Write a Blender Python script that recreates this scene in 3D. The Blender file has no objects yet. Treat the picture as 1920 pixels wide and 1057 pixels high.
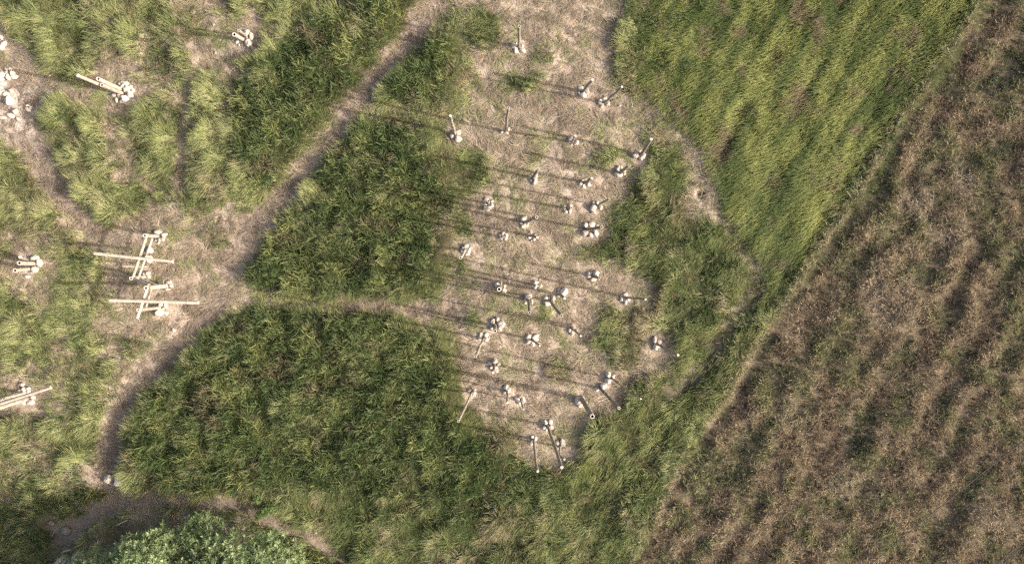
import bpy, math, numpy as np
from mathutils import Vector, Matrix
R = math.radians
sc = bpy.context.scene
col = sc.collection
rng = np.random.default_rng(11)

# ------------------------------------------------------------------ camera frame
H = 25.0                       # flying height of the camera over the ground (m)
FPX = 1280.0                   # focal length in photo pixels (1920 wide)
CX, CY = 960.0, 528.5
NAD = (953.0, 500.0)           # photo pixel straight below the camera
RX = math.atan((CY - NAD[1]) / FPX)       # small tilts that bring the nadir there
RY = math.atan((CX - NAD[0]) / FPX)
ROT = Matrix.Rotation(RY, 3, 'Y').inverted() @ Matrix.Rotation(-RX, 3, 'X')
ROTN = np.array(ROT)
MPP = H / FPX

def at(px, py, z=0.0):
    """photo pixel -> point at height z (numpy arrays welcome)"""
    px = np.asarray(px, float); py = np.asarray(py, float)
    d = np.stack([(px - CX) / FPX, -(py - CY) / FPX, -np.ones_like(px)], -1)
    w = d @ ROTN.T
    t = (z - H) / w[..., 2]
    return np.stack([w[..., 0] * t, w[..., 1] * t], -1)

def P(px, py, z=0.0):
    a = at(px, py, z); return Vector((float(a[0]), float(a[1]), z))

def to_px(x, y):
    """ground point -> photo pixel"""
    v = np.stack([x, y, np.full_like(x, -H)], -1) @ ROTN
    return CX + v[..., 0] / -v[..., 2] * FPX, CY - v[..., 1] / -v[..., 2] * FPX

# ------------------------------------------------------------------ noise
_T = np.random.default_rng(5).random((512, 512))
def vnoise(x, y, seed=0):
    x = x + seed * 17.31; y = y + seed * 9.77
    xi = np.floor(x).astype(int); yi = np.floor(y).astype(int)
    fx = x - xi; fy = y - yi
    fx = fx * fx * (3 - 2 * fx); fy = fy * fy * (3 - 2 * fy)
    a = _T[xi % 512, yi % 512]; b = _T[(xi + 1) % 512, yi % 512]
    c = _T[xi % 512, (yi + 1) % 512]; d = _T[(xi + 1) % 512, (yi + 1) % 512]
    return (a * (1 - fx) + b * fx) * (1 - fy) + (c * (1 - fx) + d * fx) * fy
def fbm(x, y, seed=0, o=3):
    s = 0; a = 1; t = 0
    for k in range(o):
        s = s + a * vnoise(x * 2 ** k, y * 2 ** k, seed + k * 3); t += a; a *= .5
    return s / t
def sstep(a, b, x):
    t = np.clip((x - a) / (b - a), 0, 1); return t * t * (3 - 2 * t)

# ------------------------------------------------------------------ where what grows (outlines on the ground)
GX0, GY0, GS = -200, -200, 4
gw, gh = 590, 372
gpx, gpy = np.meshgrid(GX0 + GS * np.arange(gw), GY0 + GS * np.arange(gh))
wx = gpx + 34 * (fbm(gpx / 60, gpy / 60, 1, 3) - .5) + 16 * (vnoise(gpx / 17, gpy / 17, 7) - .5)
wy = gpy + 34 * (fbm(gpx / 60, gpy / 60, 2, 3) - .5) + 16 * (vnoise(gpx / 17, gpy / 17, 8) - .5)

def poly(pts, warp=1.0):
    wx = gpx + (globals()['wx'] - gpx) * warp; wy = gpy + (globals()['wy'] - gpy) * warp
    ins = np.zeros(wx.shape, bool); n = len(pts)
    for i in range(n):
        x1, y1 = pts[i]; x2, y2 = pts[(i + 1) % n]
        if y1 == y2: continue
        c = (wy > min(y1, y2)) & (wy <= max(y1, y2))
        ins ^= c & (wx < x1 + (wy - y1) * (x2 - x1) / (y2 - y1))
    return ins.astype(float)
def line(pts, w, warp=.55):
    X = gpx + (wx - gpx) * warp; Y = gpy + (wy - gpy) * warp
    best = np.full(X.shape, 1e9)
    for (x1, y1), (x2, y2) in zip(pts[:-1], pts[1:]):
        L2 = (x2 - x1) ** 2 + (y2 - y1) ** 2
        t = np.clip(((X - x1) * (x2 - x1) + (Y - y1) * (y2 - y1)) / L2, 0, 1)
        best = np.minimum(best, np.hypot(X - x1 - t * (x2 - x1), Y - y1 - t * (y2 - y1)))
    return 1 - sstep(w * .35, w * .65, best)
def blob(x, y, r, ry=None):
    return 1 - sstep(.6, 1.2, np.hypot((wx - x) / r, (wy - y) / (ry or r)))
def blur(m, k=1, n=2):
    for _ in range(n):
        p = np.pad(m, k, mode='edge')
        m = sum(p[k + d:k + d + m.shape[0], k:-k] for d in range(-k, k + 1)) / (2 * k + 1)
        p = np.pad(m, k, mode='edge')
        m = sum(p[k:-k, k + d:k + d + m.shape[1]] for d in range(-k, k + 1)) / (2 * k + 1)
    return m
def mx(*a):
    r = a[0]
    for b in a[1:]: r = np.maximum(r, b)
    return r

# dry straw clearing with the poles, and the other trodden dry places
straw = mx(
    poly([(850,-220),(1200,-220),(1185,0),(1160,70),(1150,130),(1195,190),(1240,240),(1215,330),(1165,380),(1150,430),(1125,470),(1180,500),(1240,540),(1225,590),(1130,600),(1105,640),(1160,690),(1250,650),(1265,690),(1190,715),(1160,770),(1110,800),(1085,870),(1045,890),(1010,890),(965,840),(900,805),(850,770),(850,700),(838,650),(790,600),(800,570),(825,540),(820,480),(825,420),(870,340),(850,300),(850,215),(860,130),(845,60)]),
    poly([(225,400),(330,375),(420,480),(520,545),(600,555),(800,560),(860,600),(850,640),(790,610),(700,580),(600,578),(480,580),(400,600),(330,640),(250,640),(150,610),(60,560),(20,520),(40,460),(150,500),(205,470)]),
    poly([(-220,-30),(20,20),(50,90),(115,150),(185,165),(200,110),(290,150),(345,140),(270,190),(225,230),(190,215),(120,190),(80,200),(60,250),(-220,230)]),
    poly([(-220,560),(30,600),(110,640),(200,650),(225,700),(200,760),(110,720),(60,770),(-220,800)]) * .55,
    blob(455, 70, 60, 55), blob(400, 95, 50, 60), blob(360, 5, 90, 22), line([(690,200),(760,205),(850,225)], 34),
    blob(1318, 365, 52, 62), blob(1292, 318, 38, 42), line([(1205,200),(1265,248),(1310,290)], 54), line([(1310,290),(1335,370),(1375,440),(1425,505)], 42, .5),
    blob(1235, 665, 55, 40), blob(430, 405, 40), blob(330,700,50,30)*.5,
    blob(337,333,26,20)*.8, blob(235,330,26,22)*.8, blob(379,292,18,16)*.7, blob(454,348,22,24)*.7, blob(144,250,26,20)*.6, blob(292,408,40,34)*.9,
    blob(75,458,60,26)*.7, blob(105,515,30,34)*.8, blob(112,690,22,60)*.8, blob(238,712,34,56)*.8, blob(300,140,26,22)*.7, blob(640,205,30,24),
    line([(378,115),(357,200),(348,290),(338,350)], 28)*.9, line([(210,215),(226,275),(290,350)], 28)*.9, line([(270,190),(310,158),(370,142),(400,118)], 24)*.8, line([(425,200),(428,260),(450,310)], 14)*.6,
    line([(130,610),(128,690),(120,750)], 24)*.8, line([(212,630),(228,690),(235,740)], 26)*.8, line([(372,440),(385,385),(430,330)], 22)*.7, line([(40,560),(110,600),(180,640)], 26)*.7, line([(0,440),(80,430),(150,440)], 22)*.7, line([(20,700),(60,690),(110,700)], 30)*.7,
    blob(62,502,62,40)*.9, blob(225,185,60,40)*.9, blob(60,748,80,46)*.9, blob(236,125,42,30)*.9, blob(120,20,20,14)*.5,
    blob(60,300,24,40)*.5, blob(40,660,50,20)*.5, blob(150,880,26,20)*.4, blob(20,880,40,20)*.5, blob(430,640,40,18)*.3)
path_pts = [[(830,20),(790,45),(740,110),(690,170),(652,210),(610,262),(560,330),(510,390),(470,432),(440,490)],
            [(30,235),(80,300),(112,350),(150,405),(190,445)],
            [(400,570),(340,640),(275,700),(232,760),(208,830),(196,890)],
            [(480,555),(560,565),(640,570),(720,565),(800,580),(860,605)]]
path = mx(line(path_pts[0], 56), line(path_pts[1], 52), line(path_pts[2], 52), line(path_pts[3], 30),
          blob(-20,200,120,60), line([(815,-60),(822,40),(830,70)], 22))
ffur = np.clip(.15 + 2.4 * (fbm(gpx / 50, gpy / 50, 141, 2) - .3), 0, 1) * mx(line([(1360,290),(1385,240),(1425,160),(1460,95),(1505,10)], 17), line([(1495,225),(1530,150),(1560,105)], 16), line([(1440,340),(1500,250),(1530,190)], 15)*.7,
          line([(1590,330),(1640,230),(1690,120),(1720,60)], 17)*.6, line([(1420,390),(1480,310)], 16)*.6, line([(1560,80),(1600,0)], 12)*.6, blob(1245,105,16,22), line([(1285,160),(1262,215)], 14)*.8)
sgap = mx(line([(1415,545),(1370,620),(1320,690),(1262,730)], 46), line([(1290,580),(1255,640),(1240,680)], 34)*.8, line([(1210,900),(1150,920),(1100,935)], 30)*.7, line([(1330,480),(1300,540),(1270,590)], 24)*.7, line([(1345,690),(1290,770),(1230,850)], 22)*.6, blob(1345,470,30,22)*.6)
fstr = fbm((gpx * .87 + gpy * .49) / 17, (gpx * .49 - gpy * .87) / 130, 143, 3)
furrow = mx(ffur, sgap, line([(395,125),(365,190),(348,260),(335,340)], 20), line([(212,235),(232,285),(285,345)], 24),
            line([(655,0),(540,40),(520,60)], 26), line([(1320,330),(1380,450),(1410,490)], 22)*.9)
lightf = mx(blob(345,700,34,18)*.9, blob(618,445,36,40)*.5, blob(745,830,44,34)*.5, blob(560,640,36,22)*.55, blob(440,620,34,22)*.5, blob(640,480,26,36)*.4, blob(500,790,50,26)*.4, blob(560,400,40,16)*.5, blob(1180,900,40,60)*.5, blob(1290,850,16,60)*.6, blob(1420,600,40,16)*.4,
            line([(848,50),(866,140),(850,200)], 44), line([(800,215),(850,285),(868,335)], 36)*.8, line([(845,345),(868,400)], 34), line([(815,395),(824,470),(814,545)], 30),
            line([(832,610),(848,690),(842,765),(875,805)], 34), line([(1192,60),(1168,150)], 40)*.7, line([(735,45),(688,104),(640,182)], 22), line([(610,222),(556,284),(508,338),(455,385)], 28),
            line([(690,215),(770,200),(840,190)], 26)*.8, line([(600,360),(700,368),(790,385)], 22)*.7, line([(1262,280),(1278,340),(1270,400)], 24)*.5, line([(480,548),(560,560),(640,556)], 18)*.8)
treezone = mx(poly([(110,1075),(190,985),(290,945),(400,965),(500,1005),(590,1075),(590,1300),(110,1300)]), poly([(-220,960),(70,945),(190,905),(300,935),(150,1010),(100,1300),(-220,1300)])*.55)
ditch = mx(line([(118,1004),(170,962),(240,932),(330,932),(430,946),(510,966),(600,1016),(690,1075)], 40),
           line([(390,985),(450,990),(520,1020),(590,1075)], 20)*.8)
dark = mx(
    poly([(560,60),(625,15),(760,-30),(770,10),(745,60),(700,115),(660,180),(625,235),(585,270),(545,300),(500,350),(470,330),(440,290),(450,240),(435,190),(480,125),(530,95)]),
    poly([(690,195),(745,120),(800,60),(838,50),(848,110),(835,165),(760,192)]),
    poly([(590,330),(640,265),(690,228),(760,245),(800,300),(845,310),(855,385),(800,400),(735,372),(620,360)]),
    poly([(455,515),(500,440),(545,385),(640,370),(740,372),(805,405),(812,470),(790,530),(740,542),(640,552),(560,556),(480,540)]),
    poly([(370,640),(440,590),(560,578),(690,580),(790,625),(838,670),(832,730),(850,790),(900,830),(940,880),(900,930),(700,930),(560,890),(400,935),(260,890),(222,830),(262,750),(330,690)]))
leafy = mx(dark, poly([(1185,60),(1240,-30),(1330,-30),(1310,60),(1280,150),(1245,200),(1190,150)]),
           poly([(245,900),(420,920),(560,960),(720,1080),(600,1080),(480,975),(330,945)]), poly([(-220,965),(60,945),(180,912),(235,925),(150,975),(95,1010),(80,1300),(-220,1300)]) * .9)
field = poly([(1215,-220),(1990,-220),(1845,-20),(1790,70),(1700,190),(1600,345),(1510,480),(1465,525),(1420,500),(1385,440),(1350,370),(1335,310),(1290,250),(1255,225),(1200,150),(1200,50)], .6)
brown = poly([(2020,-220),(2400,-220),(2400,1500),(1100,1500),(1180,1060),(1225,960),(1290,845),(1365,725),(1450,590),(1520,490),(1610,360),(1710,205),(1800,75),(1850,-10)], .3)
edge_strip = line([(1850,-20),(1790,70),(1700,205),(1610,350),(1510,495),(1440,600),(1368,720),(1290,840),(1225,955),(1170,1070)], 22, .12)
edge_gap = mx(line([(1832,-20),(1772,70),(1688,195),(1596,340),(1498,488),(1430,590)], 15, .12)*.9, line([(1872,-20),(1812,70),(1728,195),(1636,340),(1540,488),(1472,590),(1386,730),(1308,850),(1245,960)], 15, .12)*.9, line([(1330,790),(1285,860),(1245,920)], 24, .4))
south = poly([(560,890),(900,830),(1040,890),(1100,850),(1180,760),(1270,690),(1260,560),(1180,430),(1230,340),(1270,260),(1340,400),(1400,490),(1460,540),(1400,680),(1330,800),(1240,960),(1180,1060),(1100,1500),(500,1500),(620,1010)])
tufts = mx(blob(910,55,42,42), blob(975,150,38,16), blob(1180,410,40,40), blob(1160,600,45,42), blob(1120,470,38,24), blob(885,330,38,38),
           blob(1145,300,40,20)*.7, blob(1010,105,34,22)*.6, blob(930,815,50,24)*.8, blob(870,450,26,60)*.6, blob(1235,285,30,50)*.8,
           blob(1050,690,20,25)*.5, blob(930,590,60,14)*.5, blob(150,560,60,80)*.6, blob(165,690,40,60)*.7, blob(170,510,34,50)*.6,blob(260,650,30,30)*.4,
           blob(1000,290,18,12)*.6, blob(1010,585,20,14)*.6)

brown = blur(brown); field = blur(field) * (1 - brown); south = blur(south) * (1 - brown) * (1 - field)
tufts = blur(tufts) * .8; lightf = blur(lightf)
leafy = blur(leafy); dark = blur(dark)
path = blur(path); ditch = blur(ditch); furrow = blur(furrow)
bare = np.clip(mx(path, ditch * 1.0), 0, 1)
straw = blur(straw) * (1 - .85 * tufts)
straw = np.clip(mx(straw, path) * (1 - brown), 0, 1) * (1 - .9 * blur(dark) * (1 - path))
field = field * (1 - .9 * straw); south = south * (1 - .8 * straw)
leafy = leafy * (1 - straw) * (1 - bare); dark = dark * (1 - path)
fringe_h = blur(dark, 5, 3)
fgy, fgx = np.gradient(blur(np.maximum(dark, field * .6), 4, 3))

def samp(m, px, py):
    u = np.clip((px - GX0) / GS, 0, gw - 1.001); v = np.clip((py - GY0) / GS, 0, gh - 1.001)
    i = u.astype(int); j = v.astype(int); a = u - i; b = v - j
    return (m[j, i] * (1 - a) + m[j, i + 1] * a) * (1 - b) + (m[j + 1, i] * (1 - a) + m[j + 1, i + 1] * a) * b

relief = .10 * (fbm(gpx / 90, gpy / 90, 21, 3) - .5) * 2 + .05 * (fbm(gpx / 22, gpy / 22, 25, 2) - .5) * 2
relief = relief * (1 - .7 * straw) - .07 * path - .05 * furrow - .12 * blur(ditch)
hole = np.exp(-(np.hypot((gpx - 1316) / 9, (gpy - 364) / 7)) ** 2)
relief = relief + .22 * np.exp(-(np.hypot((gpx - 1322) / 50, (gpy - 365) / 60)) ** 2) - .45 * hole
# ridges and furrows of the combed field and the weedy field: they run up to the right
ux = (gpx * .87 + gpy * .49)         # across the rows
ridge = np.sin((ux + 60 * fbm(gpx / 160, gpy / 160, 31, 2)) / 62 * 2 * math.pi)
ridge = ridge * np.clip(.2 + 2.2 * (fbm(gpx / 120, gpy / 120, 33, 2) - .35), 0, 1)
relief = relief + field * .025 * ridge
bl_u = (gpx * .82 + gpy * .57) + 30 * fbm(gpx / 140, gpy / 140, 35, 2)
bl_v = (gpx * .57 - gpy * .82)
rw_u = gpx * .86 + gpy * (.50 - .18 * np.clip((gpx - 1500) / 400, 0, 1)) + 85 * fbm(gpx / 150, gpy / 150, 37, 3) + 20 * fbm(gpx / 45, gpy / 45, 38, 2)
rw = .5 + .5 * np.sin(rw_u / 58 * 2 * math.pi)
rw = .5 + (rw - .5) * np.clip(.1 + 2.4 * (fbm(gpx / 95, gpy / 95, 39, 2) - .25), 0, 1)
lump = .27 * rw + .34 * fbm(bl_u / 27, bl_v / 110, 41, 3) + .39 * fbm(gpx / 34, gpy / 40, 43, 3)
streak = fbm(bl_u / 22, bl_v / 130, 45, 3)
lump2 = fbm(gpx / 70, gpy / 70, 47, 3)
relief = relief + brown * .20 * (lump * .8 + lump2 * .2 - .5)
grassy = np.clip((1 - straw) * (1 - brown) * (1 - ditch) * (1 - .8 * furrow) * (1 - path), 0, 1)
brn_l = np.clip((fbm(gpx / 52, gpy / 52, 131, 3) - .45) * 7, 0, 1) * np.clip((560 - gpx) / 80, 0, 1)
se = south * np.clip((gpx + .35 * gpy - 1230) / 120, 0, 1)
mead = np.clip(grassy * (1 - .8 * leafy) * (1 - field) * (1 - .8 * blur(edge_gap)), 0, 1)
# tussock height field: bumps ~1.3 m wide
tus = fbm(gpx / 36, gpy / 36, 61, 3); tus = np.clip((tus - .28) / .42, 0, 1)
tgy, tgx = np.gradient(blur(tus, 2, 2))
relief = relief + (.24 + .14 * np.clip((560 - gpx) / 100, 0, 1)) * (tus - .4) * blur(grassy * (1 - field) * (1 - treezone) * (1 - tufts), 3, 2)

relief = relief - .07 * blur(edge_gap) + .05 * blur(edge_strip)
def gz(px, py): return samp(relief, px, py)

# ------------------------------------------------------------------ materials
def new_mat(name):
    m = bpy.data.materials.new(name); m.use_nodes = True
    nt = m.node_tree; nt.nodes.clear()
    out = nt.nodes.new('ShaderNodeOutputMaterial')
    return m, nt, out
def N(nt, t, **k):
    n = nt.nodes.new(t)
    for a, v in k.items(): setattr(n, a, v)
    return n
def blade_mat(name, transl=.3, rough=.6, spec=.25):
    m, nt, out = new_mat(name)
    a = N(nt, 'ShaderNodeAttribute', attribute_name='tint')
    d = N(nt, 'ShaderNodeBsdfPrincipled'); d.inputs['Roughness'].default_value = rough
    d.inputs['Specular IOR Level'].default_value = spec
    t = N(nt, 'ShaderNodeBsdfTranslucent'); mixn = N(nt, 'ShaderNodeMixShader'); mixn.inputs[0].default_value = transl
    L = nt.links.new
    L(a.outputs['Color'], d.inputs['Base Color']); L(a.outputs['Color'], t.inputs['Color'])
    L(d.outputs[0], mixn.inputs[1]); L(t.outputs[0], mixn.inputs[2]); L(mixn.outputs[0], out.inputs[0])
    return m
M_blade = blade_mat('grass_blade', .38)
M_straw = blade_mat('dry_straw', .42, .55, .3)
M_leaf = blade_mat('leaf', .3, .55, .3)

def soil_mat():
    m, nt, out = new_mat('soil'); L = nt.links.new
    a = N(nt, 'ShaderNodeAttribute', attribute_name='tint')
    geo = N(nt, 'ShaderNodeNewGeometry')
    n1 = N(nt, 'ShaderNodeTexNoise'); n1.inputs['Scale'].default_value = 14; n1.inputs['Detail'].default_value = 8; n1.inputs['Roughness'].default_value = .7
    n2 = N(nt, 'ShaderNodeTexNoise'); n2.inputs['Scale'].default_value = 2.2; n2.inputs['Detail'].default_value = 4
    L(geo.outputs['Position'], n1.inputs['Vector']); L(geo.outputs['Position'], n2.inputs['Vector'])
    r1 = N(nt, 'ShaderNodeMapRange'); r1.inputs[1].default_value = .3; r1.inputs[2].default_value = .7; r1.inputs[3].default_value = .55; r1.inputs[4].default_value = 1.4
    r2 = N(nt, 'ShaderNodeMapRange'); r2.inputs[1].default_value = .3; r2.inputs[2].default_value = .7; r2.inputs[3].default_value = .8; r2.inputs[4].default_value = 1.2
    L(n1.outputs[0], r1.inputs[0]); L(n2.outputs[0], r2.inputs[0])
    mu = N(nt, 'ShaderNodeMath', operation='MULTIPLY'); L(r1.outputs[0], mu.inputs[0]); L(r2.outputs[0], mu.inputs[1])
    vm = N(nt, 'ShaderNodeVectorMath', operation='SCALE'); L(a.outputs['Color'], vm.inputs[0]); L(mu.outputs[0], vm.inputs['Scale'])
    b = N(nt, 'ShaderNodeBsdfPrincipled'); b.inputs['Roughness'].default_value = .95; b.inputs['Specular IOR Level'].default_value = .1
    bp = N(nt, 'ShaderNodeBump'); bp.inputs['Strength'].default_value = .8; bp.inputs['Distance'].default_value = .04
    L(n1.outputs[0], bp.inputs['Height']); L(bp.outputs[0], b.inputs['Normal'])
    L(vm.outputs[0], b.inputs['Base Color']); L(b.outputs[0], out.inputs[0])
    return m
M_soil = soil_mat()

def rock_mat(name='pale_fieldstone', k=1.0):
    m, nt, out = new_mat(name); L = nt.links.new
    tc = N(nt, 'ShaderNodeTexCoord'); oi = N(nt, 'ShaderNodeObjectInfo')
    n1 = N(nt, 'ShaderNodeTexNoise'); n1.inputs['Scale'].default_value = 9; n1.inputs['Detail'].default_value = 8; n1.inputs['Roughness'].default_value = .65
    n2 = N(nt, 'ShaderNodeTexNoise'); n2.inputs['Scale'].default_value = 3.2; n2.inputs['Detail'].default_value = 3
    L(tc.outputs['Object'], n1.inputs['Vector']); L(tc.outputs['Object'], n2.inputs['Vector'])
    cr = N(nt, 'ShaderNodeValToRGB'); e = cr.color_ramp.elements
    e[0].position = .3; e[0].color = (.36, .29, .225, 1); e[1].position = .62; e[1].color = (.62, .54, .455, 1)
    mid = cr.color_ramp.elements.new(.46); mid.color = (.56, .475, .385, 1)
    L(n1.outputs[0], cr.inputs[0])
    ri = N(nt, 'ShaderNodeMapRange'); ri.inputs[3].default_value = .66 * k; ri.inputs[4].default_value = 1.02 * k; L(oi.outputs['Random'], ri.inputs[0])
    r2 = N(nt, 'ShaderNodeMapRange'); r2.inputs[1].default_value = .35; r2.inputs[2].default_value = .65; r2.inputs[3].default_value = .86; r2.inputs[4].default_value = 1.06; L(n2.outputs[0], r2.inputs[0])
    mu = N(nt, 'ShaderNodeMath', operation='MULTIPLY'); L(ri.outputs[0], mu.inputs[0]); L(r2.outputs[0], mu.inputs[1])
    vm = N(nt, 'ShaderNodeVectorMath', operation='SCALE'); L(cr.outputs[0], vm.inputs[0]); L(mu.outputs[0], vm.inputs['Scale'])
    b = N(nt, 'ShaderNodeBsdfPrincipled'); b.inputs['Roughness'].default_value = .85; b.inputs['Specular IOR Level'].default_value = .2
    bp = N(nt, 'ShaderNodeBump'); bp.inputs['Strength'].default_value = .5; bp.inputs['Distance'].default_value = .02
    L(n1.outputs[0], bp.inputs['Height']); L(bp.outputs[0], b.inputs['Normal'])
    L(vm.outputs[0], b.inputs['Base Color']); L(b.outputs[0], out.inputs[0])
    return m
M_rock = rock_mat(); M_rock_darker = rock_mat('darker_fieldstone', .42)

def wood_mat(name, c0, c1, rough=.7):
    m, nt, out = new_mat(name); L = nt.links.new
    a = N(nt, 'ShaderNodeAttribute', attribute_name='tint')
    geo = N(nt, 'ShaderNodeNewGeometry'); oi = N(nt, 'ShaderNodeObjectInfo')
    n1 = N(nt, 'ShaderNodeTexNoise'); n1.inputs['Scale'].default_value = 26; n1.inputs['Detail'].default_value = 6
    mp = N(nt, 'ShaderNodeMapping'); mp.inputs['Scale'].default_value = (1, 1, .12)
    L(geo.outputs['Position'], mp.inputs['Vector']); L(mp.outputs[0], n1.inputs['Vector'])
    cr = N(nt, 'ShaderNodeValToRGB'); e = cr.color_ramp.elements
    e[0].position = .32; e[0].color = (*c0, 1); e[1].position = .62; e[1].color = (*c1, 1)
    L(n1.outputs[0], cr.inputs[0])
    ri = N(nt, 'ShaderNodeMapRange'); ri.inputs[3].default_value = .8; ri.inputs[4].default_value = 1.12; L(oi.outputs['Random'], ri.inputs[0])
    vm = N(nt, 'ShaderNodeVectorMath', operation='SCALE'); L(cr.outputs[0], vm.inputs[0]); L(ri.outputs[0], vm.inputs['Scale'])
    v2 = N(nt, 'ShaderNodeVectorMath', operation='MULTIPLY'); L(vm.outputs[0], v2.inputs[0]); L(a.outputs['Color'], v2.inputs[1])
    b = N(nt, 'ShaderNodeBsdfPrincipled'); b.inputs['Roughness'].default_value = rough; b.inputs['Specular IOR Level'].default_value = .25
    L(v2.outputs[0], b.inputs['Base Color']); L(b.outputs[0], out.inputs[0])
    return m
M_bamboo = wood_mat('weathered_bamboo', (.27, .22, .175), (.47, .40, .325))
M_cut = wood_mat('cut_bamboo', (.48, .41, .33), (.62, .54, .45))
M_bore = wood_mat('bamboo_bore', (.05, .037, .025), (.09, .065, .045), .95)
M_rope = wood_mat('lashing_cord', (.16, .12, .08), (.30, .24, .17), .95)
M_bark = wood_mat('bark', (.16, .125, .095), (.30, .25, .20), .95)
M_log = wood_mat('bleached_log', (.34, .29, .25), (.56, .50, .45), .9)
def plain(name, c, rough=.6, metal=0):
    m, nt, out = new_mat(name)
    b = N(nt, 'ShaderNodeBsdfPrincipled'); b.inputs['Base Color'].default_value = (*c, 1); b.inputs['Roughness'].default_value = rough
    n = N(nt, 'ShaderNodeTexNoise'); n.inputs['Scale'].default_value = 30
    bp = N(nt, 'ShaderNodeBump'); bp.inputs['Strength'].default_value = .1
    nt.links.new(n.outputs[0], bp.inputs['Height']); nt.links.new(bp.outputs[0], b.inputs['Normal'])
    nt.links.new(b.outputs[0], out.inputs[0]); return m
M_cable = plain('cable_sheath', (.035, .028, .024), .6)

# ------------------------------------------------------------------ mesh helpers
def mesh_obj(name, verts, faces, mat, parent=None, tint=None, smooth=True):
    me = bpy.data.meshes.new(name)
    me.from_pydata([tuple(v) for v in verts], [], faces)
    at_ = me.color_attributes.new('tint', 'FLOAT_COLOR', 'POINT')
    t = np.ones((len(verts), 4), np.float32)
    if tint is not None: t[:, :3] = np.asarray(tint)
    at_.data.foreach_set('color', t.ravel())
    if smooth: me.polygons.foreach_set('use_smooth', [True] * len(me.polygons))
    me.materials.append(mat); me.update()
    o = bpy.data.objects.new(name, me); col.objects.link(o)
    if parent: o.parent = parent
    return o
def empty(name, loc):
    o = bpy.data.objects.new(name, None); o.location = loc; o.empty_display_size = .2
    col.objects.link(o); return o
def tag(o, label=None, cat=None, group=None, kind=None):
    if label: o['label'] = label
    if cat: o['category'] = cat
    if group: o['group'] = group
    if kind: o['kind'] = kind
    return o

def frame_of(t):
    t = t.normalized()
    u = t.cross(Vector((0, 0, 1)) if abs(t.z) < .9 else Vector((0, 1, 0))).normalized()
    return u, t.cross(u)
def sweep(pts, rads, seg=14, cap0=False, cap1=False, tints=None, off=0, wob=0, seed=0):
    """tube along pts -> verts, faces, tints"""
    V, F, T = [], [], []
    n = len(pts); rs = np.random.default_rng(seed)
    for i, p in enumerate(pts):
        d = (pts[min(i + 1, n - 1)] - pts[max(i - 1, 0)])
        if i == 0: u, v = frame_of(d)
        else:
            u = (u - d.normalized() * u.dot(d.normalized())).normalized(); v = d.normalized().cross(u)
        for k in range(seg):
            a = 2 * math.pi * k / seg
            r = rads[i] * (1 + (wob * (rs.random() - .5) if wob else 0))
            V.append(p + (u * math.cos(a) + v * math.sin(a)) * r)
            T.append(tints[i] if tints is not None else (1, 1, 1))
    for i in range(n - 1):
        for k in range(seg):
            a = i * seg + k; b = i * seg + (k + 1) % seg
            F.append((off + a, off + b, off + b + seg, off + a + seg))
    if cap0: F.append(tuple(off + k for k in range(seg))[::-1])
    if cap1: F.append(tuple(off + (n - 1) * seg + k for k in range(seg)))
    return V, F, T

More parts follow.
